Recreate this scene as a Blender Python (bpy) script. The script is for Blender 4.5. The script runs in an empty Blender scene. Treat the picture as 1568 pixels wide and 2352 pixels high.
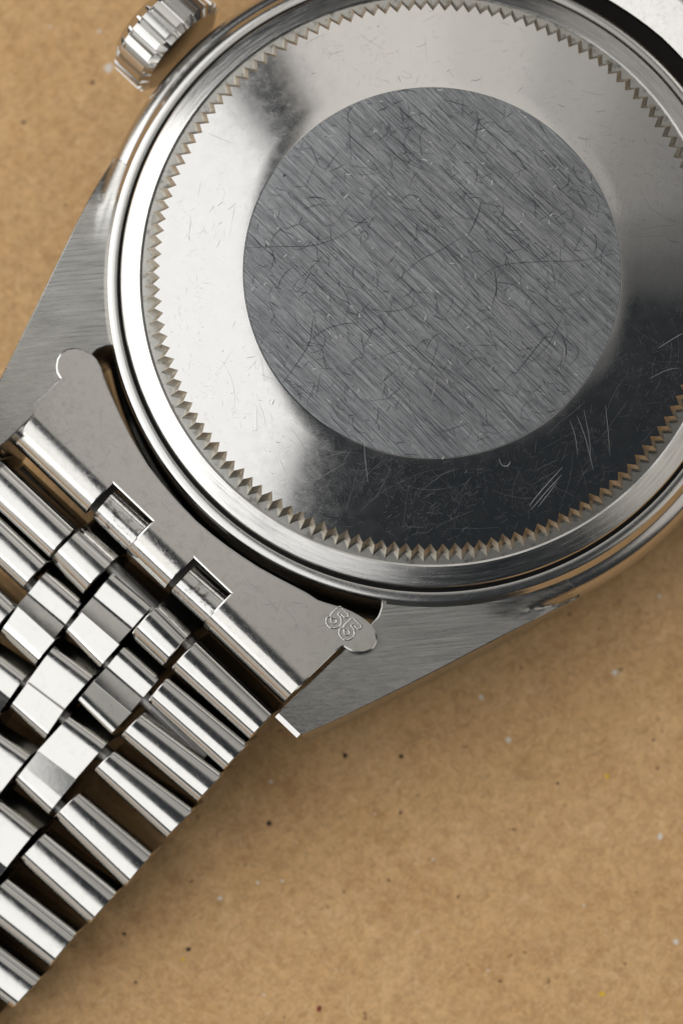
import bpy, bmesh, math, random
from mathutils import Vector, Matrix
from mathutils.geometry import tessellate_polygon

# ------------------------------------------------------------------ scene, camera, light (1 unit = 1 mm)
sc = bpy.context.scene
sc.unit_settings.system = 'METRIC'
sc.unit_settings.scale_length = 0.001
COL = sc.collection
K, DIST, TILT = 0.022, 120.0, math.radians(6)
cam_dir = Vector((0, math.sin(TILT), -math.cos(TILT)))
cam_up = Vector((0, math.cos(TILT), math.sin(TILT)))
cam_loc = -cam_dir * DIST
cd = bpy.data.cameras.new('camera')
cam = bpy.data.objects.new('camera', cd); COL.objects.link(cam)
cam.location = cam_loc
cam.rotation_euler = (TILT, 0, 0)
cd.sensor_fit = 'HORIZONTAL'; cd.sensor_width = 36
cd.lens = 36 * DIST / (1568 * K)
cd.clip_start = 1; cd.clip_end = 4000
cd.dof.use_dof = True; cd.dof.focus_distance = 120.6
cd.dof.aperture_fstop = cd.lens * 0.001 / 2.8
cd.dof.aperture_blades = 9
sc.camera = cam
sc.view_settings.view_transform = 'Standard'
sc.view_settings.look = 'None'
sc.view_settings.exposure = 0.0
sc.view_settings.gamma = 1.0

w = bpy.data.worlds.new('World'); sc.world = w; w.use_nodes = True
bg = w.node_tree.nodes['Background']
bg.inputs[0].default_value = (0.74, 0.87, 1.0, 1); bg.inputs[1].default_value = 0.036

def lamp(name, center, target, sx, sy, rad, col=(1, 1, 1), grad=None):
    """rectangular lamp of radiance rad; grad = (value at -x, +x, -y, +y) factors"""
    ld = bpy.data.lights.new(name, 'AREA'); ld.shape = 'RECTANGLE'
    ld.size = sx; ld.size_y = sy; ld.energy = rad * math.pi * sx * sy; ld.color = col
    o = bpy.data.objects.new(name, ld); COL.objects.link(o)
    o.location = center
    d = Vector(target) - Vector(center)
    o.rotation_euler = d.to_track_quat('-Z', 'Y').to_euler()
    return o
H = 300
def ceil_lamp(name, x0, x1, y0, y1, rad, col, rz=0, h=H):
    c = Vector(((x0 + x1) / 2, (y0 + y1) / 2, h))
    o = lamp(name, c, c + Vector((0, 0, -1)), x1 - x0, y1 - y0, rad, col)
    o.rotation_euler = (0, 0, rz)
    return o
# large softbox to the left, bounced card overhead, added fill lamps left and right
ceil_lamp('softbox_left', -440, -74, -330, 410, 1.5, (1, 0.995, 0.985), rz=math.radians(8))
RZ = math.radians(8)
def overhead(x0, x1, y0, y1, rad, col):
    cx, cy = (x0 + x1) / 2, (y0 + y1) / 2
    c = Vector((cx * math.cos(RZ) - cy * math.sin(RZ), cx * math.sin(RZ) + cy * math.cos(RZ), H))
    o = lamp('overhead_diffuser', c, c + Vector((0, 0, -1)), x1 - x0, y1 - y0, rad, col)
    o.rotation_euler = (0, 0, RZ)
for x0, x1, y0, y1, v in [(-13, 30, -14, 45, .50), (30, 80, -14, 45, .40), (-27, 30, 45, 120, .60), (30, 80, 45, 120, .50), (80, 130, 25, 120, .30),
                          (-35, 60, 120, 460, .95), (60, 110, 120, 460, .80), (110, 150, 95, 460, .55), (150, 185, 95, 460, .32),
                          (130, 185, 70, 95, .20), (130, 185, 45, 70, .10), (80, 130, 0, 25, .12)]:
    overhead(x0, x1, y0, y1, v, (1, 0.955, 0.895))
lamp('fill_left', (-620, 40, 330), (0, 0, 0), 1000, 560, 1.75, (1, 0.985, 0.95))  # added lamp, far left, to brighten the cardboard and the rolls
lamp('fill_right', (345, -110, 262), (0, 0, 0), 250, 330, .75, (1, 0.94, 0.86))  # added dim lamp that greys the flange at lower right
lamp('bounce_fill', (-470, -500, 95), (0, 0, 0), 620, 330, .62, (1, 0.93, 0.85))  # added lamp for room bounce, gives the rolls a beige band
lamp('bounce_fill', (360, 380, 250), (0, 0, 0), 420, 330, .50, (1, 0.95, 0.89))  # added lamp that lightens the upper-right flange

# ------------------------------------------------------------------ geometry helpers
def unp(px, py, z):
    v = cam_dir + Vector((1, 0, 0)) * ((px - 784) * K / DIST) - cam_up * ((py - 1176) * K / DIST)
    t = (z - cam_loc.z) / v.z
    return cam_loc + v * t
CTR = unp(992.3, 622.3, 0); CTR.z = 0
AX = Vector((-0.690, -0.724, 0)).normalized()       # along the bracelet, away from the case
BX = Vector((0.724, -0.690, 0)).normalized()        # across it
def loc2w(s, t, z): return CTR + AX * s + BX * t + Vector((0, 0, z))
def w2loc(p): d = p - CTR; return d.dot(AX), d.dot(BX)

def link(name, me, mat, parent=None, smooth=None):
    o = bpy.data.objects.new(name, me); COL.objects.link(o)
    if mat: me.materials.append(mat)
    if parent: o.parent = parent
    if smooth is not None:
        for p in me.polygons: p.use_smooth = True
        try: me.set_sharp_from_angle(angle=math.radians(smooth))
        except Exception: pass
    return o
def from_bm(name, bm, mat, parent=None, smooth=30):
    bmesh.ops.recalc_face_normals(bm, faces=bm.faces)
    me = bpy.data.meshes.new(name); bm.to_mesh(me); bm.free()
    return link(name, me, mat, parent, smooth)
def bevel(o, wd, seg=2, ang=35):
    m = o.modifiers.new('bevel', 'BEVEL'); m.width = wd; m.segments = seg
    m.limit_method = 'ANGLE'; m.angle_limit = math.radians(ang); m.harden_normals = False
def revolve(name, prof, mat, parent, n=568, smooth=25, fn=None, center=None):
    bm = bmesh.new(); c = CTR if center is None else center; rings = []
    for i in range(n):
        a = 2 * math.pi * i / n; row = []
        for (r, z) in prof:
            if fn: r, z = fn(a, r, z)
            row.append(bm.verts.new((c.x + r * math.cos(a), c.y + r * math.sin(a), z)))
        rings.append(row)
    for i in range(n):
        A, B = rings[i], rings[(i + 1) % n]
        for j in range(len(prof) - 1):
            try: bm.faces.new((A[j], B[j], B[j + 1], A[j + 1]))
            except ValueError: pass
    bmesh.ops.remove_doubles(bm, verts=bm.verts, dist=1e-4)
    return from_bm(name, bm, mat, parent, smooth)

# ------------------------------------------------------------------ materials
def mat(name):
    m = bpy.data.materials.new(name); m.use_nodes = True
    nt = m.node_tree; b = nt.nodes['Principled BSDF']
    return m, nt, b
def N(nt, t, **kw):
    n = nt.nodes.new(t)
    for k, v in kw.items():
        if k in n.inputs: n.inputs[k].default_value = v
        else: setattr(n, k, v)
    return n
def coords(nt, scale=(1, 1, 1), rot=0.0, loc=(0, 0, 0)):
    tc = N(nt, 'ShaderNodeTexCoord'); mp = N(nt, 'ShaderNodeMapping')
    mr = N(nt, 'ShaderNodeMapping'); mr.inputs['Rotation'].default_value = (0, 0, rot); mr.inputs['Location'].default_value = loc
    mp.inputs['Scale'].default_value = scale
    nt.links.new(tc.outputs['Object'], mr.inputs['Vector']); nt.links.new(mr.outputs[0], mp.inputs['Vector'])
    return mp.outputs[0]
def noise(nt, vec, scale, detail=4, rough=.6, dist=0.0):
    n = N(nt, 'ShaderNodeTexNoise'); n.inputs['Scale'].default_value = scale
    n.inputs['Detail'].default_value = detail; n.inputs['Roughness'].default_value = rough; n.inputs['Distortion'].default_value = dist
    nt.links.new(vec, n.inputs['Vector']); return n.outputs['Fac']
def ramp(nt, fac, stops):
    r = N(nt, 'ShaderNodeValToRGB'); e = r.color_ramp.elements
    while len(e) < len(stops): e.new(.5)
    for i, (p, c) in enumerate(stops):
        e[i].position = p; e[i].color = c if len(c) == 4 else (*c, 1)
    nt.links.new(fac, r.inputs[0]); return r.outputs[0]
def g(v): return (v, v, v)
def mix(nt, a, b, f, mode='MIX'):
    m = N(nt, 'ShaderNodeMix'); m.data_type = 'RGBA'; m.blend_type = mode
    for s, v in (('A', a), ('B', b)):
        i = [x for x in m.inputs if x.name == s and x.type == 'RGBA'][0]
        if hasattr(v, 'is_linked') or hasattr(v, 'links'): nt.links.new(v, i)
        else: i.default_value = (*v, 1)
    if hasattr(f, 'links'): nt.links.new(f, m.inputs[0])
    else: m.inputs[0].default_value = f
    return [x for x in m.outputs if x.type == 'RGBA'][0]
def bump(nt, b, h, strength, dist, prev=None):
    n = N(nt, 'ShaderNodeBump'); n.inputs['Strength'].default_value = strength; n.inputs['Distance'].default_value = dist
    nt.links.new(h, n.inputs['Height'])
    if prev: nt.links.new(prev, n.inputs['Normal'])
    nt.links.new(n.outputs[0], b.inputs['Normal']); return n.outputs[0]

def polished(name, col=(.62, .61, .59), rough=.16, wear=.25, scl=1.0, dirt=0.0, hair=.12, soft=.12):
    m, nt, b = mat(name); b.inputs['Metallic'].default_value = 1
    v = coords(nt, (1, 1, 1))
    hz = []
    for k, r in enumerate((.3, 1.1, 2.0, 2.7)):                     # hairline wear in four directions
        vv = coords(nt, (.35, 6, 6), r, (k * 7.3, k * 3.1, 0))
        hz.append(ramp(nt, noise(nt, vv, 2.2 * scl, 6, .75, .4), [(.60, g(0)), (.78, g(1))]))
    s = mix(nt, hz[0], hz[1], 1.0, 'ADD'); s2 = mix(nt, hz[2], hz[3], 1.0, 'ADD'); s = mix(nt, s, s2, 1.0, 'ADD')
    r1 = ramp(nt, noise(nt, v, 1.3 * scl, 5, .65), [(.3, g(max(.02, rough - .03))), (.75, g(rough + .03))])
    rr = mix(nt, r1, g(rough + hair), s)
    nt.links.new(rr, b.inputs['Roughness'])
    c = mix(nt, tuple(x * .93 for x in col), col, noise(nt, v, .9 * scl, 5))
    if dirt:
        d = ramp(nt, noise(nt, coords(nt, loc=(5, 9, 2)), 1.7, 7, .7), [(.52, g(0)), (.66, g(1))])
        dm = N(nt, 'ShaderNodeMath', operation='MULTIPLY'); nt.links.new(d, dm.inputs[0]); dm.inputs[1].default_value = dirt
        c = mix(nt, c, (.12, .11, .09), dm.outputs[0])
    nt.links.new(c, b.inputs['Base Color'])
    p = bump(nt, b, s, wear * .25, .01)
    bump(nt, b, noise(nt, v, 2.5 * scl, 3), soft * wear, .03, p)
    return m

def brushed(name, col, rot, rough=.3, contrast=.35, strength=.5, freq=3.5, dark=(.16, .17, .18), smudge=.4, warp=0.0, st_=.035):
    m, nt, b = mat(name); b.inputs['Metallic'].default_value = 1
    v = coords(nt, (st_, 1, 1), rot)
    n1 = noise(nt, v, freq, 8, .85, warp)
    n2 = noise(nt, coords(nt, (st_ * .6, 1, 1), rot + .05, (3, 8, 0)), freq * 1.9, 5, .8)
    n3 = noise(nt, coords(nt, (.25, 1, 1), rot - .1, (9, 2, 0)), freq * .5, 8, .8)
    st = mix(nt, n1, n2, .5)
    f = ramp(nt, st, [(.5 - .12, g(0)), (.5 + .13, g(1))])
    c = mix(nt, dark, col, f)  # light and dark of the brush relief painted into the colour
    f2 = ramp(nt, n3, [(.32, g(0)), (.58, g(1))])
    c = mix(nt, mix(nt, c, dark, contrast), c, f2)
    sm = ramp(nt, noise(nt, coords(nt, loc=(2, 4, 0)), .33, 6, .7), [(.36, g(1)), (.6, g(0))])
    mm = N(nt, 'ShaderNodeMath', operation='MULTIPLY'); nt.links.new(sm, mm.inputs[0]); mm.inputs[1].default_value = smudge
    c = mix(nt, c, tuple(x * .9 for x in dark), mm.outputs[0])
    nt.links.new(c, b.inputs['Base Color'])
    nt.links.new(ramp(nt, n2, [(.3, g(rough - .1)), (.7, g(rough + .12))]), b.inputs['Roughness'])
    bump(nt, b, st, strength, .02)
    return m

M_pol = polished('polished_steel')
M_back = polished('case_back_steel', (.60, .59, .575), .12, .14, 1.2, hair=.05, soft=.04)
M_case = polished('satin_case_steel', (.58, .57, .55), .23, .3)
M_link = polished('bracelet_steel', (.62, .61, .585), .11, .22, .8, dirt=.05)
M_roll = polished('worn_roll_steel', (.62, .61, .59), .14, .5, 2.2, dirt=.9)
M_plate = polished('end_link_steel', (.60, .585, .555), .13, .4, dirt=.12)
M_dirty = polished('stained_steel', (.44, .43, .40), .34, .8, 4.0, dirt=.8)
M_dark = polished('gap_dark_steel', (.20, .195, .19), .35, .5, 2.0, dirt=.8)  # base darkened to stand for shade in the gaps; spots are dirt
M_lug = brushed('brushed_lug_steel', (.56, .545, .515), math.radians(-8), .3, .3, .35, 5, (.30, .30, .29), .25)
M_disc = brushed('engine_brushed_steel', (.66, .68, .70), math.radians(44), .25, .5, 1.2, 9.5, (.08, .088, .098), .30, .03, .012)

def circ_brushed(name):
    m, nt, b = mat(name); b.inputs['Metallic'].default_value = 1
    tc = N(nt, 'ShaderNodeTexCoord'); sub = N(nt, 'ShaderNodeVectorMath', operation='SUBTRACT')
    sub.inputs[1].default_value = (CTR.x, CTR.y, 0); nt.links.new(tc.outputs['Object'], sub.inputs[0])
    sx = N(nt, 'ShaderNodeSeparateXYZ'); nt.links.new(sub.outputs[0], sx.inputs[0])
    flat = N(nt, 'ShaderNodeCombineXYZ'); nt.links.new(sx.outputs[0], flat.inputs[0]); nt.links.new(sx.outputs[1], flat.inputs[1])
    ln = N(nt, 'ShaderNodeVectorMath', operation='LENGTH'); nt.links.new(flat.outputs[0], ln.inputs[0])
    at = N(nt, 'ShaderNodeMath', operation='ARCTAN2'); nt.links.new(sx.outputs[1], at.inputs[0]); nt.links.new(sx.outputs[0], at.inputs[1])
    cb = N(nt, 'ShaderNodeCombineXYZ'); nt.links.new(ln.outputs['Value'], cb.inputs[0])
    mu = N(nt, 'ShaderNodeMath', operation='MULTIPLY'); nt.links.new(at.outputs[0], mu.inputs[0]); mu.inputs[1].default_value = .8
    nt.links.new(mu.outputs[0], cb.inputs[1])
    f = noise(nt, cb.outputs[0], 6, 6, .8)
    nt.links.new(mix(nt, (.36, .355, .345), (.60, .59, .57), ramp(nt, f, [(.35, g(0)), (.6, g(1))])), b.inputs['Base Color'])
    nt.links.new(ramp(nt, f, [(.3, g(.16)), (.7, g(.3))]), b.inputs['Roughness'])
    bump(nt, b, f, .3, .015)
    return m
M_ring = circ_brushed('lathe_brushed_steel')

def rim_mat():
    m, nt, b = mat('stained_fluting'); b.inputs['Metallic'].default_value = 1
    v = coords(nt)
    c = mix(nt, (.48, .45, .39), (.70, .67, .61), noise(nt, v, 1.6, 6, .7))
    d = ramp(nt, noise(nt, coords(nt, loc=(1, 2, 3)), 3.0, 6, .75), [(.56, g(0)), (.72, g(1))])
    c = mix(nt, c, (.20, .17, .12), d)
    r = ramp(nt, noise(nt, coords(nt, loc=(11, 5, 3)), 1.15, 5, .8), [(.645, g(0)), (.70, g(1))])
    c = mix(nt, c, (.30, .13, .035), r)
    nt.links.new(c, b.inputs['Base Color'])
    nt.links.new(ramp(nt, d, [(0, g(.28)), (1, g(.5))]), b.inputs['Roughness'])
    bump(nt, b, noise(nt, v, 9, 5, .8), .5, .03)
    return m
M_rim = rim_mat()

def plain(name, col, rough, metal=1.0):
    m, nt, b = mat(name); b.inputs['Base Color'].default_value = (*col, 1)
    b.inputs['Roughness'].default_value = rough; b.inputs['Metallic'].default_value = metal
    return m, nt, b
M_scr_l = plain('bright_scratch', (.42, .42, .42), .42)[0]
M_scr_f = plain('faint_scratch', (.30, .30, .31), .36)[0]
M_scr_w = plain('burr', (.72, .72, .72), .4)[0]
M_scr_m = plain('soft_dark_scratch', (.25, .25, .26), .3)[0]
M_scr_d = plain('dark_scratch', (.06, .065, .075), .45)[0]
M_gap = plain('gap_black', (.012, .012, .012), .5, 0)[0]  # flat black that stands for deep shade in the gaps
M_dust = plain('pale_lint', (.75, .70, .62), .8, 0)[0]
M_bluesteel = polished('dark_blued_wear', (.10, .12, .15), .3, .6, 1.5)
M_glass, _nt, _b = plain('crystal', (.9, .95, .95), .05, 0)
_b.inputs['Transmission Weight'].default_value = 1.0

def cardboard():
    m, nt, b = mat('kraft_cardboard'); b.inputs['Specular IOR Level'].default_value = .25
    v = coords(nt)
    big = ramp(nt, noise(nt, v, .16, 4, .6), [(.3, g(0)), (.7, g(1))])
    c = mix(nt, (.67, .388, .163), (.80, .510, .245), big)
    mot = ramp(nt, noise(nt, v, .85, 3, .75, 1.0), [(.36, g(0)), (.62, g(1))])
    c = mix(nt, mix(nt, c, (.40, .22, .09), .42), c, mot)
    m2 = ramp(nt, noise(nt, coords(nt, loc=(4, 9, 3)), 2.2, 3, .8, .8), [(.38, g(0)), (.60, g(1))])
    c = mix(nt, mix(nt, c, (.36, .19, .085), .34), mix(nt, c, (.80, .56, .31), .2), m2)
    for k, (r, a) in enumerate(((.5, .42), (-.7, .5), (1.6, .36), (2.5, .36))):
        fb = ramp(nt, noise(nt, coords(nt, (.55, 2.2, 1), r, (k * 9, 4, 0)), 1.6, 4, .75, 1.6), [(.57, g(0)), (.67, g(a))])
        c = mix(nt, c, (.84, .62, .38) if k != 1 else (.36, .20, .09), fb)
    dk = ramp(nt, noise(nt, coords(nt, (1, 1, 1), 0, (21, 4, 0)), 1.5, 2, .6), [(.25, g(.8)), (.31, g(0))])
    c = mix(nt, c, (.12, .06, .03), dk)
    nt.links.new(c, b.inputs['Base Color']); b.inputs['Roughness'].default_value = .85
    bump(nt, b, noise(nt, v, 3.0, 8, .75), .6, .12)
    return m
M_card = cardboard()

# ------------------------------------------------------------------ the cardboard
ZC = -11.6
bm = bmesh.new()
for x, y in ((-400, -400), (400, -400), (400, 400), (-400, 400)): bm.verts.new((x, y, 0))
bm.faces.new(bm.verts)
board = from_bm('cardboard_surface', bm, M_card, None)
board.location.z = ZC
board['kind'] = 'structure'; board['label'] = 'brown kraft cardboard sheet with pale and dark flecks under the watch'
random.seed(4)
FL = {'pale_fleck': (.72, .66, .58), 'dark_fleck': (.055, .03, .02), 'yellow_fleck': (.75, .46, .03), 'red_fleck': (.22, .05, .03)}
FM = {k: plain(k + '_paper', v, .9, 0)[0] for k, v in FL.items()}
flecks = [('pale_fleck', 1105, 1602, 8), ('pale_fleck', 1167, 1700, 9), ('pale_fleck', 1411, 1545, 9), ('pale_fleck', 505, 2064, 7),
 ('pale_fleck', 1516, 1922, 9), ('pale_fleck', 592, 2028, 6), ('pale_fleck', 622, 1796, 6), ('pale_fleck', 648, 2024, 5), ('pale_fleck', 1552, 2164, 8),
 ('pale_fleck', 606, 2286, 4), ('pale_fleck', 994, 1975, 4), ('pale_fleck', 1514, 1370, 6), ('pale_fleck', 250, 155, 15), ('pale_fleck', 228, 70, 6),
 ('dark_fleck', 618, 1893, 9), ('dark_fleck', 920, 1738, 8), ('dark_fleck', 792, 1736, 8), ('dark_fleck', 433, 2182, 8), ('dark_fleck', 285, 2146, 6),
 ('dark_fleck', 312, 2258, 5), ('dark_fleck', 920, 1868, 5), ('dark_fleck', 212, 188, 7), ('dark_fleck', 55, 280, 6), ('dark_fleck', 1280, 1800, 4),
 ('dark_fleck', 1052, 2060, 4), ('yellow_fleck', 1382, 2284, 9), ('yellow_fleck', 1393, 1783, 7), ('yellow_fleck', 420, 2204, 6), ('red_fleck', 733, 2318, 9),
 ('pale_fleck', 860, 1870, 3), ('pale_fleck', 1340, 2080, 4), ('dark_fleck', 1460, 2050, 3), ('pale_fleck', 1120, 2230, 4), ('dark_fleck', 1190, 1950, 3),
 ('yellow_fleck', 655, 2010, 3), ('pale_fleck', 960, 2140, 3), ('dark_fleck', 1500, 1700, 4), ('pale_fleck', 115, 60, 5), ('dark_fleck', 150, 470, 4)]
for nm, px, py, r in flecks:
    p = unp(px, py, ZC); bm = bmesh.new(); rr = r * K * .9; n = 9
    top = [bm.verts.new((p.x + rr * random.uniform(.6, 1.15) * math.cos(2 * math.pi * i / n), p.y + rr * random.uniform(.6, 1.1) * math.sin(2 * math.pi * i / n), .012)) for i in range(n)]
    f = bm.faces.new(top); e = bmesh.ops.extrude_face_region(bm, geom=[f])
    for vv in e['geom']:
        if isinstance(vv, bmesh.types.BMVert): vv.co.z -= .03
    from_bm(nm, bm, FM[nm], board)

# ------------------------------------------------------------------ the watch
watch = bpy.data.objects.new('wristwatch', None); COL.objects.link(watch)
watch.location = (CTR.x, CTR.y, ZC)
watch['label'] = 'steel wristwatch lying face down, scratched case back and link bracelet showing'
watch['category'] = 'watch'
W = watch
# all meshes are written in world millimetres: keep them so under the empty
def keep(o):
    o.matrix_parent_inverse = W.matrix_basis.inverted() if o.parent is W else Matrix()
    return o
bpy.context.view_layer.update()
INV = Matrix.Translation(watch.location).inverted()
def P(o): o.matrix_parent_inverse = INV; return o

SL = math.tan(math.radians(8.6))
def za(r): return -.02 - (r - 9.65) * SL
NT = 142
# polished slope with zigzag outer edge
bm = bmesh.new(); rows = []
radii = [9.645, 9.70, 10.5, 11.5, 12.5, 13.3, 13.8]
PH = math.radians(90) - .008
jt = [random.uniform(-.03, .03) if random.random() < .8 else random.uniform(-.07, .04) for _ in range(NT * 2)]
for i in range(NT * 2):
    a = PH + math.pi * i / NT; crest = i % 2
    row = [bm.verts.new((CTR.x + r * math.cos(a), CTR.y + r * math.sin(a), za(r) - (.004 if r < 9.66 else 0))) for r in radii]
    ro = (14.33 if crest else 13.93) + jt[i]
    row.append(bm.verts.new((CTR.x + ro * math.cos(a), CTR.y + ro * math.sin(a), za(ro))))
    rows.append(row)
for i in range(NT * 2):
    A, B = rows[i], rows[(i + 1) % (NT * 2)]
    for j in range(len(A) - 1): bm.faces.new((A[j], B[j], B[j + 1], A[j + 1]))
cback = P(from_bm('case_back', bm, M_back, W, 30))
def sub(o): o.matrix_parent_inverse = INV if o.parent.parent else o.matrix_parent_inverse; return o
def child(name, bm, m, parent, smooth=30):
    o = from_bm(name, bm, m, parent, smooth)      # parent's own matrix is INV-compensated, so identity keeps world coordinates
    return o
# fluting
bm = bmesh.new(); rows = []
for i in range(NT * 2):
    a = PH + math.pi * i / NT; crest = i % 2
    jr = random.uniform(-.02, .02); J = jt[i]
    if crest: pts = [(14.33 + J, za(14.33 + J)), (14.38 + J, za(14.33 + J) - .05), (14.62 + jr, -1.0), (14.80 + jr, -1.36)]
    else: pts = [(13.93 + J, za(13.93 + J)), (13.97 + J, za(13.93 + J) - .06), (14.23 + jr, -1.0), (14.40 + jr, -1.34)]
    row = [bm.verts.new((CTR.x + r * math.cos(a), CTR.y + r * math.sin(a), z)) for r, z in pts]
    rows.append(row)
for i in range(NT * 2):
    A, B = rows[i], rows[(i + 1) % (NT * 2)]
    for j in range(len(A) - 1): bm.faces.new((A[j], B[j], B[j + 1], A[j + 1]))
flut = child('fluted_rim', bm, M_rim, cback, 12)
revolve('ledge', [(14.30, -1.345), (14.7, -1.37), (14.95, -1.40)], M_dirty, cback, 426, 30)
bevel(flut, .018, 1, 30)
flange = revolve('flange', [(14.92, -1.42), (14.95, -1.34), (15.05, -1.31), (15.92, -1.66), (16.02, -1.71), (16.08, -1.80), (16.10, -1.92), (16.10, -3.2)], M_ring, cback, 568, 14)
disc = revolve('brushed_disc', [(0, 0), (3, 0), (6, 0), (9.625, 0), (9.63, -.08)], M_disc, cback, 360, 30)
# gap ring: flat black put in for the dark of the groove
gap_obj = P(revolve('gap_ring', [(16.09, -2.75), (16.30, -2.75)], M_gap, W, 360, 30))

# middle case: outer profile, cut back to a straight wall between the lugs
def sect(a):
    d = Vector((math.cos(a), math.sin(a), 0)); s = abs(d.dot(AX)); t = d.dot(BX)
    return s, t
HALF = 9.85
def case_fn(a, r, z):
    s, t = sect(a)
    lim = 16.95
    if r > lim:
        # between the lugs: |t*r| < HALF on the bracelet sides
        if s * r > 8 and abs(t) * r < HALF: return lim, z
        rr = HALF / max(abs(t), 1e-3)
        if s > .6 and rr > lim and rr < r and abs(t) * lim < HALF: return lim, z
    return r, z
prof = [(16.27, -3.2), (16.27, -2.22), (16.31, -2.16), (16.36, -2.15), (16.70, -2.21), (16.80, -2.27), (16.90, -2.42), (17.08, -2.74),
        (17.16, -2.80), (17.32, -2.85), (17.58, -2.97), (17.78, -3.2), (17.95, -3.65), (18.05, -4.3), (18.1, -5.1), (18.1, -7.6), (17.8, -8.2), (17.2, -8.4), (16.2, -8.4)]
case = P(revolve('middle_case', prof, M_case, W, 1136, 25, case_fn))
P(revolve('bezel', [(17.6, -8.3), (17.75, -8.6), (17.3, -9.6), (16.0, -10.3), (15.6, -10.3)], M_pol, W, 240, 30))
P(revolve('crystal', [(15.7, -10.2), (15.3, -11.2), (14.6, -11.5), (0, -11.55)], M_glass, W, 120, 30))

# lugs -------------------------------------------------------------
def flank_z(r):
    P_ = [(16.9, -2.42), (17.08, -2.74), (17.16, -2.80), (17.32, -2.85), (17.58, -2.97), (17.78, -3.2), (17.95, -3.65), (18.05, -4.3)]
    if r <= P_[0][0]: return P_[0][1]
    for (a, za_), (b, zb_) in zip(P_, P_[1:]):
        if r <= b: return za_ + (zb_ - za_) * (r - a) / (b - a)
    return -4.4
def lug_z(s, t=None):
    z = -2.65 + (.026 * (s - 13.8) ** 2 if s > 13.8 else 0)
    if t is not None and s < 11.4:
        k = min(1, (11.4 - s) / 5.0); k = k * k * (3 - 2 * k)
        z = z * (1 - k) + max(-3.3 - 1.0 * min(1, max(0, (9.4 - s) / 2.6)) ** 1.5, min(z, flank_z(math.hypot(s, t)) + .012)) * k
    return z
def unp_lug(px, py):
    z = -2.65
    for _ in range(6):
        p = unp(px, py, z); s, t = w2loc(p); z = lug_z(s)
    return s, t
outer_px = [(690, 1690), (760, 1660), (860, 1612), (940, 1573), (1024, 1530), (1104, 1488), (1184, 1446), (1265, 1405), (1343, 1366)]
slot_px = [(635, 1640), (866, 1418)]
def resample(pts, step=.35):
    out = []
    for i in range(len(pts)):
        a, b = pts[i], pts[(i + 1) % len(pts)]; L = math.dist(a, b); n = max(1, int(L / step))
        for k in range(n): out.append((a[0] + (b[0] - a[0]) * k / n, a[1] + (b[1] - a[1]) * k / n))
    return out
lug_out = [unp_lug(*p) for p in outer_px]
slot = [unp_lug(*p) for p in slot_px]
def t_out(s_):
    P_ = sorted(lug_out)
    if s_ <= P_[0][0]: return P_[0][1]
    for (a, ta), (b, tb) in zip(P_, P_[1:]):
        if s_ <= b: return ta + (tb - ta) * (s_ - a) / (b - a)
    return P_[-1][1] + (s_ - P_[-1][0]) * (P_[-1][1] - P_[-2][1]) / (P_[-1][0] - P_[-2][0])
def t_in(s_):
    (sb, tb), (sa, ta) = slot                       # tip end, case end
    line = ta + (tb - ta) * (s_ - sa) / (sb - sa)
    arc = math.sqrt(max(0, 16.86 ** 2 - s_ ** 2)) if s_ < 16.8 else 0
    if s_ < 13.85: return arc
    if s_ < sa:
        a0 = math.sqrt(16.86 ** 2 - 13.85 ** 2); return a0 + (ta - a0) * ((s_ - 13.85) / (sa - 13.85)) ** .6
    return line
S_END = min(p[0] for p in lug_out); S_TIP = slot[0][0]
print('lug', S_END, S_TIP, lug_out, slot)
lug_out_tip = [(S_TIP, slot[0][1]), (S_TIP, t_out(S_TIP))]
def make_lug(ms, mt):
    bm = bmesh.new(); NS, NTT = 64, 9; grid = []
    for i in range(NS + 1):
        s_ = S_END + (S_TIP - S_END) * i / NS; row = []
        ti, to = t_in(s_), t_out(s_)
        rim = math.sqrt(max(.1, 18.02 ** 2 - s_ ** 2)) if s_ < 18 else 0
        to = max(to, rim if s_ < 8 else 0)
        for j in range(NTT + 1):
            f = j / NTT; t_ = ti + (to - ti) * f
            row.append(bm.verts.new(loc2w(ms * s_, mt * t_, lug_z(s_, t_))))
        sp = min(1, max(0, (s_ - S_END) / 3))
        dn = -8.4 if s_ > 20.5 else -8.6
        row.append(bm.verts.new(loc2w(ms * (s_ - (.5 if i == NS else 0)), mt * (to + .30 * sp), dn)))
        row.insert(0, bm.verts.new(loc2w(ms * (s_ - (.5 if i == NS else 0)), mt * ti, dn)))
        grid.append(row)
    for i in range(NS):
        A, B = grid[i], grid[i + 1]
        for j in range(len(A) - 1): bm.faces.new((A[j], A[j + 1], B[j + 1], B[j]))
    bm.faces.new(grid[-1]); bm.faces.new(grid[0][::-1])
    for i in range(0, NS): bm.faces.new((grid[i][0], grid[i + 1][0], grid[i + 1][-1], grid[i][-1]))
    o = child('lug', bm, M_lug, case, 30)
    bevel(o, .07, 2, 50)
    return o
for ms in (1, -1):
    for mt in (1, -1): make_lug(ms, mt)
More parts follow.
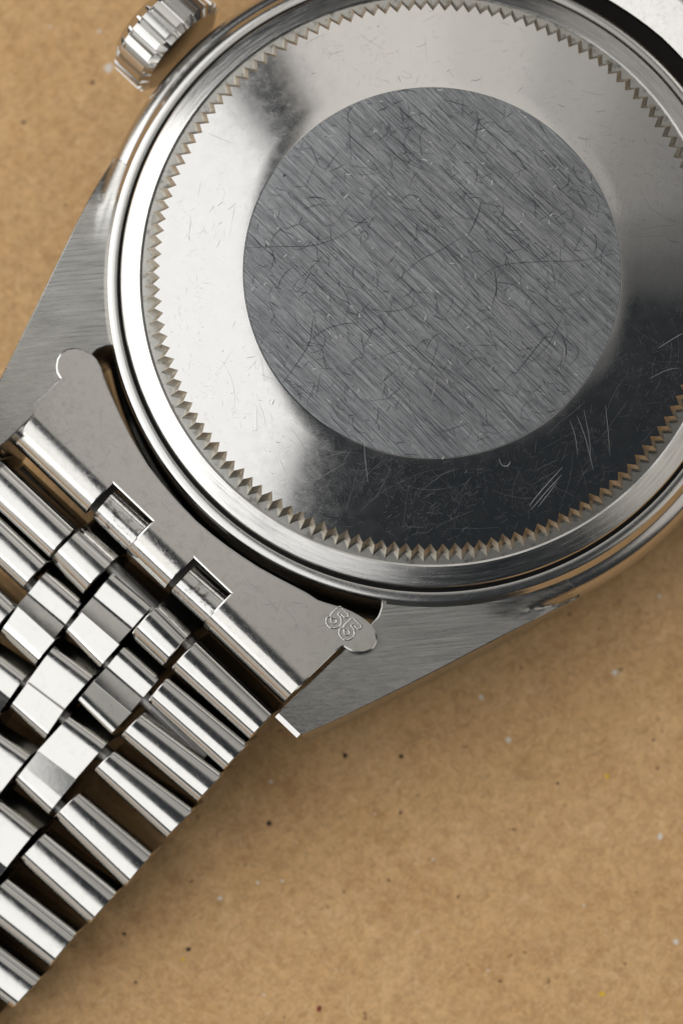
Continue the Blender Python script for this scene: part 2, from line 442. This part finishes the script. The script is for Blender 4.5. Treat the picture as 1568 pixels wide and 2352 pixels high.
# polished facet at the end of the near lug tip is the bevel cut: a separate chamfer strip
def tip_facet(mt):
    a, b = lug_out_tip
    bm = bmesh.new()
    dx, dy = b[0] - a[0], b[1] - a[1]
    L = math.hypot(dx, dy); nx, ny = -dy / L, dx / L
    if nx < 0: nx, ny = -nx, -ny
    a = (a[0], a[1] + .05); b = (b[0], b[1] - .04)
    for (p, o, dz) in ((a, -.09, .008), (b, -.09, .008), (b, .17, -.07), (a, .17, -.07), (a, .16, -3), (b, .16, -3)):
        s, t = p[0] + nx * o, p[1] + ny * o
        bm.verts.new(loc2w(s, mt * t, lug_z(p[0]) + dz))
    bm.verts.ensure_lookup_table(); v = bm.verts
    bm.faces.new((v[0], v[1], v[2], v[3])); bm.faces.new((v[3], v[2], v[5], v[4]))
    bm.faces.new((v[0], v[3], v[4])); bm.faces.new((v[1], v[5], v[2]))
    return child('lug_tip', bm, M_pol, case, 20)
tip_facet(1); tip_facet(-1)

# end links ---------------------------------------------------------
def c(ox, oy, sz, pts): return [((ox + x * sz) / 1.74171, (oy + y * sz) / 1.74171) for x, y in pts]
PZ = -2.28
el = c(0, 1300, .8712, [(130, 402), (283, 247), (267, 220), (263, 195), (268, 160), (285, 132), (312, 114), (345, 109), (385, 117), (415, 135), (440, 160),
      (462, 200), (476, 245), (495, 295), (520, 352), (555, 430), (600, 520), (640, 588), (680, 652), (735, 724), (790, 790), (845, 850), (900, 906),
      (970, 966), (1040, 1020), (1110, 1069), (1190, 1121), (1280, 1170), (1400, 1232)])
el += c(1000, 2250, .38265, [(700, 405), (780, 432), (900, 468), (980, 492), (1060, 526), (1140, 570), (1220, 626), (1275, 680), (1305, 730), (1318, 785), (1310, 845),
      (1285, 890), (1245, 918), (1180, 938), (1120, 935), (1060, 920), (1010, 892), (980, 872), (955, 878), (900, 918), (840, 975), (780, 1035), (600, 1210)])
def px2l(p, z): return w2loc(unp(p[0], p[1], z))
top = [px2l(p, PZ) for p in el]
# the bracelet side edge of the roll, with its two notches (already at the rolled height)
RW, RH = 1.85, 2.1
edgeL = px2l(c(0, 1300, .8712, [(42, 520)])[0], PZ - 1.3)
edgeR = px2l(c(1000, 2250, .38265, [(352, 1485)])[0], PZ - 1.3)
S1 = (edgeL[0] + edgeR[0]) / 2 + .02
S0 = S1 - RW
n1 = [px2l(p, PZ) for p in c(300, 1850, .4464, [(335, 188), (722, 522)])]
n2 = [px2l(p, PZ) for p in c(300, 1850, .4464, [(1060, 850), (1418, 1172)])]
t1a, t1b = n1[0][1], n1[1][1]; t2a, t2b = n2[0][1], n2[1][1]
sn1 = (n1[0][0] + n1[1][0]) / 2; sn2 = (n2[0][0] + n2[1][0]) / 2
print('endlink', edgeL, edgeR, 'S', S0, S1, 'notch', n1, n2)
PLS = math.tan(math.radians(4))
poly = top + [(S1, edgeR[1] - .05), (S1, t2b), (sn2, t2b), (sn2, t2a), (S1, t2a), (S1, t1b), (sn1, t1b), (sn1, t1a), (S1, t1a), (S1, edgeL[1] + .05)]
def roll_z(s):
    b = PLS * (min(s, S0) - 14)
    if s <= S0: return b
    return b - integ(ROLL, (s - S0) * 1.85 / RW)
def integ(tab, x):
    h = 0.0
    for (a, ya), (b_, yb) in zip(tab, tab[1:]):
        if x <= a: break
        e = min(x, b_); ye = ya + (yb - ya) * (e - a) / (b_ - a)
        h += (e - a) * (ya + ye) / 2
    return h
ROLL = [(0, -.07), (.12, -.02), (.70, .095), (.86, .27), (1.25, .56), (1.55, 1.15), (1.76, 2.2), (1.86, 4.5)]
poly_plain = top + [(S1, edgeR[1] - .05), (S1, edgeL[1] + .05)]
def end_link(sign, numerals):
    bm = bmesh.new()
    vs = [bm.verts.new((s, t, 0)) for s, t in (poly if sign > 0 else poly_plain)]
    f = bm.faces.new(vs)
    if f.normal.z < 0: f.normal_flip()
    cuts = [S0 + RW * (math.sin(math.pi / 2 * k / 26)) for k in range(26)]
    for s0 in cuts:
        bmesh.ops.bisect_plane(bm, geom=bm.verts[:] + bm.edges[:] + bm.faces[:], plane_co=(s0, 0, 0), plane_no=(1, 0, 0))
    big = [q for q in bm.faces if len(q.verts) > 4]
    bmesh.ops.triangulate(bm, faces=big)
    TH = .42
    ex = bmesh.ops.extrude_face_region(bm, geom=bm.faces[:])
    newv = {v for v in ex['geom'] if isinstance(v, bmesh.types.BMVert)}
    for v in bm.verts:
        s, t = v.co.x, v.co.y; z = PZ + roll_z(s)
        if v in newv:
            if s > S0:
                u = min(1, (s - S0) / RW); z = PZ + roll_z(S0 + RW * u) - TH * (1 - .5 * u); s = S0 + (s - S0) * (1 - TH / RW * u)
            else: z -= TH
        v.co = (s, t, z)
    for v in bm.verts:
        v.co = loc2w(sign * v.co.x, sign * v.co.y, v.co.z + (0 if sign > 0 else (v.co.x - 15) * .285))
    o = P(from_bm('end_link', bm, M_plate, W, 28))
    bevel(o, .085, 2, 50)
    return o
EL = end_link(1, True)
EL2 = end_link(-1, False)
# dark blocks added to blacken notches and case gap: core under each end link
def slab(name, s0, s1, t0, t1, z0, z1, m, sign=1):
    bm = bmesh.new(); v = [bm.verts.new(loc2w(sign * s, sign * t, z)) for z in (z0, z1) for s, t in ((s0, t0), (s1, t0), (s1, t1), (s0, t1))]
    for f in ((0, 1, 2, 3), (4, 5, 6, 7), (0, 1, 5, 4), (1, 2, 6, 5), (2, 3, 7, 6), (3, 0, 4, 7)): bm.faces.new([v[i] for i in f])
    return bm
child('end_link_filler', slab('filler', 18.05, S1 - .35, -9.4, 9.4, -7.5, -4.6, M_dark), M_dark, EL)
child('end_link_filler', slab('filler', 16.2, S1 - .35, -9.4, 9.4, -8.5, -3.9, M_dark, -1), M_gap, EL2)

# stamped 55: grooves cut into the plate
def digit_paths():
    # unit glyph, x right 0..0.62, y up 0..1
    pts = [(.56, 1.0), (.10, 1.0), (.06, .56)]
    arc = []
    cx, cy, r = .29, .31, .29
    for k in range(0, 13):
        a = math.radians(140 - k * 24.5)
        arc.append((cx + r * math.cos(a), cy + r * math.sin(a)))
    return pts + arc
def tube(pts, rad, n=8):
    bm = bmesh.new(); rings = []
    for i, p in enumerate(pts):
        a = pts[max(0, i - 1)]; b = pts[min(len(pts) - 1, i + 1)]
        d = (b - a).normalized(); up = Vector((0, 0, 1)); sd = d.cross(up).normalized()
        rings.append([bm.verts.new(p + (sd * math.cos(2 * math.pi * k / n) + up * math.sin(2 * math.pi * k / n)) * rad) for k in range(n)])
    for i in range(len(rings) - 1):
        for k in range(n): bm.faces.new((rings[i][k], rings[i][(k + 1) % n], rings[i + 1][(k + 1) % n], rings[i + 1][k]))
    bm.faces.new(rings[0]); bm.faces.new(rings[-1][::-1])
    return bm
def stroke_px(p): return ((1000 + p[0] * .38265) / 1.74171, (2250 + p[1] * .38265) / 1.74171)
num_mat = polished('stamped_steel', (.56, .54, .50), .2, .3)
strokes = []
for (ox, oy) in ((797, 618), (932, 738)):
    up = Vector((.66, -.72)); rt = Vector((.74, .67)); Hh = 192
    gl = [unp(*stroke_px((ox + rt.x * x * Hh + up.x * y * Hh, oy + rt.y * x * Hh + up.y * y * Hh)), PZ) for x, y in digit_paths()]
    strokes += [((p.x, p.y), (q_.x, q_.y)) for p, q_ in zip(gl, gl[1:])]
def seg_d(x, y):
    best = 9
    for (ax, ay), (bx, by) in strokes:
        dx, dy = bx - ax, by - ay; t = max(0, min(1, ((x - ax) * dx + (y - ay) * dy) / (dx * dx + dy * dy)))
        best = min(best, math.hypot(x - ax - t * dx, y - ay - t * dy))
    return best
def sstep(a, b, x):
    t = max(0, min(1, (x - a) / (b - a))); return t * t * (3 - 2 * t)
xs = [c_ for st in strokes for c_ in (st[0][0], st[1][0])]; ys = [c_ for st in strokes for c_ in (st[0][1], st[1][1])]
EDGE, ST = .185, .020
nx, ny = int((max(xs) - min(xs) + 2 * EDGE) / ST), int((max(ys) - min(ys) + 2 * EDGE) / ST)
bm = bmesh.new(); gv = {}
for i in range(nx + 1):
    for j in range(ny + 1):
        x, y = min(xs) - EDGE + i * ST, min(ys) - EDGE + j * ST; d = seg_d(x, y)
        if d < EDGE:
            h = .022 * (1 - sstep(.11, EDGE - .005, d)) - .022 * (1 - sstep(.085, .125, d)) - .003 + .004 * math.sin(x * 31) * math.sin(y * 27)
            gv[i, j] = bm.verts.new((x, y, PZ + roll_z(w2loc(Vector((x, y, 0)))[0]) + .002 + max(0, h)))
for (i, j) in list(gv):
    qd = [gv.get(k) for k in ((i, j), (i + 1, j), (i + 1, j + 1), (i, j + 1))]
    if all(qd): bm.faces.new(qd)
o = from_bm('stamped_number', bm, M_plate, EL, 80); o['label'] = 'the number 55 stamped in the tab'
EL['label'] = 'end link with the number 55 stamped on its tab'
def edge_strip(path, sgn):
    # broken edge of the pressed plate: a narrow chamfer that follows its outline
    area = sum(a[0] * b[1] - b[0] * a[1] for a, b in zip(path, path[1:] + path[:1]))
    pts = resample(path, .12); n = len(pts); bm = bmesh.new(); row = []
    for i, (s_, t_) in enumerate(pts):
        a, b = pts[i - 1], pts[(i + 1) % n]; dx, dy = b[0] - a[0], b[1] - a[1]; L = math.hypot(dx, dy) or 1
        ox, oy = (dy / L, -dx / L) if area > 0 else (-dy / L, dx / L)
        z = PZ + roll_z(s_)
        k = 1 if s_ < S0 + .9 else 0
        p1 = (s_ - ox * .035, t_ - oy * .035, z + .004); p2 = (s_ + ox * .05 * k, t_ + oy * .05 * k, z - .035 * k); p3 = (s_ + ox * .05 * k, t_ + oy * .05 * k, z - .28)
        row.append([bm.verts.new(loc2w(*p)) for p in (p1, p2, p3)])
    for i in range(n):
        A, B = row[i], row[(i + 1) % n]
        if pts[i][0] > S0 + .9 and pts[(i + 1) % n][0] > S0 + .9: continue
        for j in range(2): bm.faces.new((A[j], B[j], B[j + 1], A[j + 1]))
    return bm
child('chamfer', edge_strip(poly, 1), M_pol, EL, 35)
# wear on the end link plate
def plate_z(x, y):
    s_, t_ = w2loc(Vector((x, y, 0))); return PZ + roll_z(s_)

# crown --------------------------------------------------------------
CRD = Vector((-0.724, 0.690, 0))
NF = 24; RC = 3.08
prof = [(0, .0, 0), (0, 2.55, 0), (.28, 2.98, .55), (.34, 3.08, 1), (2.02, 3.08, 1), (2.10, 3.0, .7), (2.38, 2.62, 0), (2.62, 2.3, 0), (2.70, 1.6, 0), (2.74, .0, 0)]
bm = bmesh.new(); rows = []
side = Vector((0, 0, 1)).cross(CRD)
base = CTR + CRD * 18.5 + Vector((0, 0, -4.8)) - AX * .3
nn = NF * 8
for i in range(nn):
    ph = (i % 8) / 8; a = 2 * math.pi * i / nn
    gdep = .40 if ph in (0.0,) else (.36 if ph in (.125,) else (.0 if .25 <= ph <= .75 else .34))
    row = []
    for x, r, k in prof:
        rr = r - gdep * k
        row.append(bm.verts.new(base + CRD * x + (side * math.cos(a) + Vector((0, 0, 1)) * math.sin(a)) * rr))
    rows.append(row)
for i in range(nn):
    A, B = rows[i], rows[(i + 1) % nn]
    for j in range(len(A) - 1): bm.faces.new((A[j], B[j], B[j + 1], A[j + 1]))
bmesh.ops.remove_doubles(bm, verts=bm.verts, dist=1e-4)
crown = P(from_bm('crown', bm, M_pol, W, 20)); crown['label'] = 'fluted winding crown'

# bracelet -----------------------------------------------------------
CR = {1: (0, 1600, .4464), 2: (300, 1850, .4464), 3: (0, 2200, .4464), 4: (500, 2400, .4464), 5: (0, 2800, .4464), 6: (200, 2700, .5102), 7: (0, 3300, .4464)}
def q(k, x, y): ox, oy, s = CR[k]; return ((ox + x * s) / 1.74171, (oy + y * s) / 1.74171)
def tab_fn(tab):
    return lambda u: integ(tab, u)
T_ROLL = [(-1, 4.5), (-.94, 2.0), (-.84, .95), (-.68, .46), (-.52, .27), (-.06, .15), (.06, .05), (.28, -.18), (.48, -.45), (.68, -.85), (.86, -1.7), (1, -4)]
T_ROUND = [(-1, 4.5), (-.92, 1.9), (-.75, .95), (-.5, .45), (-.42, .27), (-.08, .15), (.08, 0), (.35, -.35), (.65, -.85), (.86, -1.7), (1, -4)]
def head(flat): return [(-1, 4.5), (-.93, 1.3), (-.84, .6), (-.74, .28), (-.46, .155), (-.36, .03), (-.2, -.10), (.0, -.10), (.22, flat), (1, flat * .85)]
def tail(flat, flat2=None):
    f2 = flat if flat2 is None else flat2
    return [(-1, flat), (.0, flat), (.12, f2), (.5, f2 - .12), (.7, f2 - .45), (.86, -1.2), (1, -3.5)]
WHITE, BEIGE, DARK = -.08, .33, .20
def make_link(name, quad, z, beta, m, fn=T_ROLL, hh=.42, depth=1.5, parent=None, flare=.05):
    b = math.radians(beta)
    A, B, C, D = quad
    w0 = math.dist(A, D) * K
    dz = w0 / 2 * math.sin(b)
    hs = [integ(fn, -1 + 2 * k / 40) for k in range(41)]
    base = z - max(hs) * w0 / 2              # height of the profile's lower edge
    PA, PB, PC, PD = unp(*A, base + dz), unp(*B, base + dz), unp(*C, base - dz), unp(*D, base - dz)
    e1 = ((PB - PA) + (PC - PD)).normalized(); e2 = ((PD - PA) + (PC - PB)).normalized()
    nrm = e1.cross(e2).normalized()
    if nrm.z < 0: nrm = -nrm
    bm = bmesh.new(); NU, NV = 34, 6; grid = []
    hgt = w0 / 2
    us = [-math.cos(math.pi * i / NU) for i in range(NU + 1)]
    for j in range(NV + 1):
        v = j / NV; row = []
        for u in us:
            f = (u + 1) / 2
            p = (PA * (1 - v) + PB * v) * (1 - f) + (PD * (1 - v) + PC * v) * f
            row.append(bm.verts.new(p + nrm * hgt * integ(fn, u)))
        # skirts
        lo_d = PD * (1 - v) + PC * v; lo_a = PA * (1 - v) + PB * v
        row.append(bm.verts.new(lo_d - nrm * depth + e2 * flare + e1 * flare * (v - .5)))
        row.insert(0, bm.verts.new(lo_a - nrm * depth - e2 * flare + e1 * flare * (v - .5)))
        grid.append(row)
    for j in range(NV):
        for i in range(len(grid[0]) - 1):
            bm.faces.new((grid[j][i], grid[j][i + 1], grid[j + 1][i + 1], grid[j + 1][i]))
        bm.faces.new((grid[j][0], grid[j + 1][0], grid[j + 1][-1], grid[j][-1]))
    bm.faces.new(grid[0]); bm.faces.new(grid[-1][::-1])
    o = from_bm(name, bm, m, parent or W, 32)
    if (parent or W) is W: P(o)
    bevel(o, .06, 2, 60)
    return o
def ext(quad, L):        # keep B and C, push the left end out to length L (photo pixels)
    A, B, C, D = quad
    d1 = Vector(A) - Vector(B); d1.normalize(); 
    return (tuple(Vector(B) + d1 * L), B, C, tuple(Vector(C) + d1 * L))
R = [  # outer links, right edge
 (q(4, 655, 358), q(4, 1338, 1012), q(4, 1108, 1262), q(4, 402, 628), -3.0, 13),
 (q(4, 385, 690), q(4, 1110, 1290), q(4, 880, 1535), q(4, 200, 920), -3.7, 16),
 (q(6, 725, 300), q(6, 1362, 775), q(6, 1150, 1005), q(6, 545, 490), -4.4, 17),
 (q(6, 510, 590), q(6, 1135, 1055), q(6, 905, 1290), q(6, 330, 760), -5.1, 19),
 (q(5, 722, 822), q(5, 1376, 1372), q(7, 1115, 575), q(5, 468, 1060), -5.9, 14),
 (q(7, 412, 65), q(7, 1062, 600), q(7, 792, 905), q(7, 160, 325), -6.5, 12),
 (q(7, 78, 468), q(7, 706, 962), q(7, 440, 1288), q(7, -210, 770), -7.0, 10),
 (q(7, -290, 870), q(7, 378, 1370), q(7, 105, 1665), q(7, -560, 1150), -7.5, 8)]
for A, B, C_, D, z, be in R: make_link('outer_link', (A, B, C_, D), z, 13, M_link, depth=2.3, flare=.10)
Lq = [ext((0, q(1, 688, 1150), q(1, 440, 1428), 0), 250) if False else None]
def leftq(B, C_, L=255):
    d = Vector((-.70, -.655)).normalized()
    return (tuple(Vector(B) + d * L), B, C_, tuple(Vector(C_) + d * L))
Lk = [(leftq(q(1, 690, 1148), q(1, 440, 1428)), -3.0, 13), (leftq(q(1, 436, 1450), q(3, 205, 362)), -3.7, 16),
      (leftq(q(3, 160, 500), q(3, -60, 770)), -4.4, 17), (leftq(q(3, -90, 770), q(3, -300, 1050)), -5.1, 19)]
for qd, z, be in Lk: make_link('outer_link', qd, z, 13, M_link, depth=2.3, flare=.10)
# the rows that run on past the edge of the picture
def shifted(qd, dx, dy): return tuple((p[0] + dx, p[1] + dy) for p in qd)
for k in range(1, 5):
    make_link('outer_link', shifted(Lk[3][0], -92 * k, 100 * k), -5.1 - .65 * k, 13, M_link, depth=2.3, flare=.10)
for k in range(1, 3):
    make_link('outer_link', shifted(R[7][:4], -104 * k, 92 * k), -7.5 - .25 * k, 13, M_link, depth=2.3, flare=.10)
# hinge rolls in the notches
for qd in ((q(1, 1040, 800), q(1, 1368, 1098), q(1, 1145, 1370), q(1, 828, 1062)), (q(2, 1075, 918), q(2, 1400, 1198), q(2, 1165, 1460), q(2, 850, 1168))):
    make_link('hinge_roll', qd, -2.4, 8, M_roll, T_ROUND, .48, 1.4)
# centre links: (head quad, tail quad)
mids = [
 (('roll', (q(1, 775, 1112), q(1, 1088, 1392), q(3, 745, 412), q(3, 445, 110))), -3.4, 11),
 (('roll', (q(4, 335, 5), q(4, 618, 288), q(4, 340, 610), q(4, 45, 335))), -3.4, 11),
 ((q(3, 1035, 190), q(3, 1385, 485), q(3, 1075, 842), q(3, 737, 560)), (q(3, 732, 560), q(3, 1068, 850), q(3, 875, 1065), q(3, 565, 755)), -3.9, 8),
 ((q(3, 430, 190), q(3, 748, 465), q(3, 503, 797), q(3, 165, 515)), (q(3, 160, 508), q(3, 490, 808), q(3, 285, 1048), q(3, -25, 765)), -4.2, 9),
 ((q(3, 1125, 860), q(3, 1440, 1142), q(3, 1195, 1440), q(3, 870, 1165)), (q(3, 850, 1160), q(3, 1185, 1450), q(5, 1000, 308), q(5, 700, 15)), -4.5, 10),
 ((q(3, 495, 860), q(3, 842, 1125), q(3, 578, 1435), q(3, 250, 1190)), (q(3, 245, 1195), q(3, 568, 1440), q(5, 378, 370), q(5, 65, 90)), -4.9, 10),
 ((q(3, -80, 880), q(3, 243, 1125), q(3, 10, 1460), q(3, -310, 1180)), (q(3, -315, 1190), q(3, 0, 1470), q(5, -190, 360), q(5, -500, 80)), -5.1, 10),
 ((q(5, 635, 140), q(5, 968, 385), q(5, 685, 710), q(5, 345, 455)), (q(5, 340, 465), q(5, 680, 718), q(5, 418, 1042), q(5, 115, 755)), -5.4, 7),
 ((q(5, -60, 250), q(5, 282, 490), q(5, 5, 840), q(5, -340, 590)), (q(5, -350, 600), q(5, -5, 850), q(5, -260, 1170), q(5, -600, 900)), -5.8, 7),
 ((q(5, 5, 890), q(5, 345, 1160), q(5, 75, 1490), q(5, -270, 1210)), (q(5, -275, 1215), q(5, 70, 1500), q(5, -200, 1830), q(5, -540, 1550)), -6.3, 8),
]
flaps = {2: (BEIGE, WHITE, WHITE), 3: (BEIGE, WHITE, -.15), 4: (BEIGE, BEIGE, BEIGE), 5: (WHITE, WHITE, WHITE), 6: (BEIGE, WHITE, WHITE), 7: (WHITE, DARK, WHITE), 8: (WHITE, WHITE, WHITE), 9: (WHITE, BEIGE, WHITE)}
for src, n_ in ((9, 2), (8, 3), (6, 4)):
    for k in range(1, n_ + 1):
        hq_, tq_, z_, b_ = mids[src]
        mids.append((shifted(hq_, -124 * k, 150 * k), shifted(tq_, -124 * k, 150 * k), max(-7.6, z_ - .55 * k), b_)); flaps[len(mids) - 1] = (WHITE, WHITE, WHITE)
for mset in mids:
    if mset[0][0] == 'roll':
        make_link('centre_link', mset[0][1], mset[1], 13, M_link, T_ROUND, .40, 2.3, flare=.42)
    else:
        hq, tq, z, be = mset
        hf, tf, tf2 = flaps[mids.index(mset)]
        h = make_link('centre_link', hq, z, 13, M_link, head(hf), .30, 2.3, flare=.42)
        make_link('link_flap', tq, z - .36, 13, M_link, tail(tf, tf2), .28, 2.2, parent=h, flare=.42)
# pins that join the rows
def rod(name, a, b, r, m, n=12):
    o = from_bm(name, tube([a, (a + b) / 2, b], r, n), m, W, 40); return P(o)
for (a, b, z) in (((40, 1085), (560, 1600), -4.6), ((-40, 1230), (470, 1740), -5.5), ((-100, 1420), (370, 1850), -6.4), ((-160, 1600), (300, 1990), -7.4)):
    rod('hinge_pin', unp(*a, z), unp(*b, z), .45, M_dark)

# scratches ----------------------------------------------------------
random.seed(11)
def ribbon(bm, pts, wd, zoff):
    n = len(pts); vs = []
    for i, p in enumerate(pts):
        a = pts[max(0, i - 1)]; b = pts[min(n - 1, i + 1)]; d = (b - a); d.z = 0
        if d.length < 1e-6: d = Vector((1, 0, 0))
        d.normalize(); nr = Vector((-d.y, d.x, 0)); k = math.sin(math.pi * (i + .3) / (n - .4)) ** .5 * wd / 2
        vs.append((bm.verts.new(p + nr * k + Vector((0, 0, zoff))), bm.verts.new(p - nr * k + Vector((0, 0, zoff)))))
    for i in range(n - 1): bm.faces.new((vs[i][0], vs[i + 1][0], vs[i + 1][1], vs[i][1]))
def surf(x, y):
    r = math.hypot(x - CTR.x, y - CTR.y)
    return 0.0 if r < 9.64 else za(r)
def curve(x, y, ang, L, k, n=7):
    pts = []
    for i in range(n):
        pts.append((x, y)); x += math.cos(ang) * L / (n - 1); y += math.sin(ang) * L / (n - 1); ang += k * L / (n - 1)
    return pts
def zone_ok(pts, r0, r1): return all(r0 < math.hypot(x - CTR.x, y - CTR.y) < r1 for x, y in pts)
def field(name, m, count, r0, r1, Lr, Wr, kr, zoff, angf=None, parent=None, accept=None, seed=1):
    random.seed(seed); bm = bmesh.new(); done = 0; tries = 0
    while done < count and tries < count * 20:
        tries += 1
        rr = math.sqrt(random.uniform(r0 ** 2, r1 ** 2)); th = random.uniform(0, 2 * math.pi)
        x, y = CTR.x + rr * math.cos(th), CTR.y + rr * math.sin(th)
        if accept and random.random() > accept(th, rr): continue
        an = angf() if angf else random.uniform(0, 2 * math.pi)
        L = math.exp(random.uniform(math.log(Lr[0]), math.log(Lr[1])))
        pts = curve(x, y, an, L, random.uniform(-kr, kr) if random.random() < .6 else 0)
        if not zone_ok(pts, r0, r1): continue
        ribbon(bm, [Vector((a, b, surf(a, b))) for a, b in pts], random.uniform(*Wr), zoff + random.uniform(0, .0015)); done += 1
    o = from_bm(name, bm, m, parent, None); o['kind'] = 'stuff'
    return o
field('scratches', M_scr_d, 1000, .1, 9.6, (.12, 1.6), (.016, .044), 1.8, .003, parent=disc, seed=3)
field('scratches', M_scr_l, 700, .1, 9.6, (.8, 7), (.010, .022), .03, .005, lambda: random.gauss(math.radians(-44), .04), parent=disc, seed=4)
field('scratches', M_scr_d, 500, .1, 9.6, (.8, 6), (.010, .024), .03, .007, lambda: random.gauss(math.radians(-44), .05), parent=disc, seed=5)
field('scratches', M_scr_w, 100, .1, 9.6, (.08, .35), (.03, .05), .8, .009, parent=disc, seed=6)
from mathutils import noise as mn
def lr(th, rr):
    v = mn.noise(Vector((rr * math.cos(th) * .45, rr * math.sin(th) * .45, 3.3)))
    return (1.0 if math.cos(th + math.radians(42)) > .1 else .22) * max(.08, min(1, .45 + 1.6 * v))
field('scratches', M_scr_f, 2600, 9.75, 13.9, (.08, .6), (.004, .009), 1.6, .004, parent=cback, accept=lr, seed=7)
field('scratches', M_scr_f, 110, 9.75, 13.9, (.6, 3.0), (.006, .013), .35, .006, parent=cback, accept=lr, seed=8)
field('scratches', M_scr_m, 70, 9.75, 13.9, (.1, .6), (.010, .025), 1.5, .008, parent=cback, seed=9)
# the individual marks one can point at
def smooth_px(pts, n=5):
    out = []
    for i in range(len(pts) - 1):
        p0 = pts[max(0, i - 1)]; p1 = pts[i]; p2 = pts[i + 1]; p3 = pts[min(len(pts) - 1, i + 2)]
        for k in range(n):
            t = k / n
            out.append(tuple(.5 * ((2 * p1[j]) + (-p0[j] + p2[j]) * t + (2 * p0[j] - 5 * p1[j] + 4 * p2[j] - p3[j]) * t * t + (-p0[j] + 3 * p1[j] - 3 * p2[j] + p3[j]) * t ** 3) for j in (0, 1)))
    out.append(pts[-1]); return out
marks_d = [([(565, 568), (640, 566), (720, 563), (780, 542), (832, 506)], .032), ([(645, 885), (690, 822), (712, 782), (718, 732)], .04),
 ([(712, 782), (750, 755), (800, 742), (820, 748)], .035), ([(1105, 458), (1098, 490), (1085, 520), (1072, 545)], .05),
 ([(965, 285), (940, 300), (928, 330), (940, 365), (985, 392)], .03), ([(1080, 660), (1140, 612), (1250, 600), (1330, 598), (1432, 578)], .03),
 ([(1130, 700), (1140, 660), (1135, 620)], .05), ([(1180, 862), (1230, 800), (1262, 760)], .05), ([(608, 560), (625, 575), (628, 600), (618, 625)], .035),
 ([(900, 655), (960, 600), (1010, 575), (1060, 545)], .035), ([(1290, 770), (1300, 800), (1296, 835)], .06), ([(705, 455), (725, 452), (750, 458)], .06),
 ([(650, 405), (656, 400)], .12), ([(820, 540), (838, 530), (845, 545), (835, 555)], .04), ([(1200, 845), (1260, 790), (1300, 700)], .03),
 ([(850, 710), (900, 715), (960, 700)], .03), ([(880, 330), (930, 370), (1000, 400)], .03), ([(770, 640), (800, 690), (790, 740)], .03)]
marks_l = [([(1145, 1052), (1152, 1068), (1165, 1070), (1172, 1060)], .05), ([(1215, 1162), (1240, 1130), (1292, 1072)], .035), ([(1220, 1170), (1255, 1128), (1290, 1090)], .03),
 ([(1235, 1165), (1262, 1130), (1280, 1105)], .025), ([(1325, 955), (1345, 1010), (1362, 1080)], .035), ([(1308, 965), (1320, 1000), (1326, 1045)], .03), ([(1340, 940), (1352, 1000), (1356, 1050)], .025),
 ([(1390, 930), (1395, 980), (1400, 1040)], .025), ([(835, 990), (838, 1050), (845, 1110)], .03), ([(1510, 800), (1550, 775), (1568, 765)], .04), ([(1490, 870), (1530, 850), (1560, 845)], .03),
 ([(715, 782), (722, 735)], .03), ([(1295, 800), (1299, 830)], .03), ([(905, 563), (918, 556), (916, 566)], .10), ([(915, 568), (912, 590)], .03), ([(625, 930), (630, 918)], .05),
 ([(990, 915), (998, 885), (1000, 862)], .04), ([(890, 690), (898, 672)], .05), ([(1015, 1055), (1020, 1048)], .07), ([(800, 900), (812, 880)], .03), ([(600, 860), (640, 875)], .02)]
for lst, m, zo in ((marks_d, M_scr_d, .011), (marks_l, M_scr_l, .013)):
    bm = bmesh.new()
    for pts, wd in lst:
        pp = smooth_px(pts) if len(pts) > 2 else [pts[0], tuple((a + b) / 2 for a, b in zip(*pts)), pts[1]]
        w3 = []
        for p in pp:
            z = 0
            for _ in range(3):
                v = unp(p[0], p[1], z); z = surf(v.x, v.y)
            w3.append(Vector((v.x, v.y, z)))
        ribbon(bm, w3, wd, zo)
    o = from_bm('gouges', bm, m, cback, None); o['kind'] = 'stuff'

random.seed(21)
bm = bmesh.new()
for _ in range(130):
    s_ = random.uniform(14, 18.6); t_ = random.uniform(-8.5, 9); p0 = loc2w(s_, t_, 0)
    if math.hypot(s_, t_) < 18.0: continue
    pts = curve(p0.x, p0.y, random.uniform(0, 6.28), random.uniform(.15, 1.6), random.uniform(-.8, .8))
    ok = all(w2loc(Vector((x, y, 0)))[0] < 18.75 and math.hypot(*w2loc(Vector((x, y, 0)))) > 18.0 for x, y in pts)
    if ok: ribbon(bm, [Vector((x, y, plate_z(x, y))) for x, y in pts], random.uniform(.008, .018), .004)
o = from_bm('scratches', bm, M_scr_f, EL, None); o['kind'] = 'stuff'

sc.render.engine = 'CYCLES'
sc.cycles.max_bounces = 8
sc.cycles.caustics_reflective = False
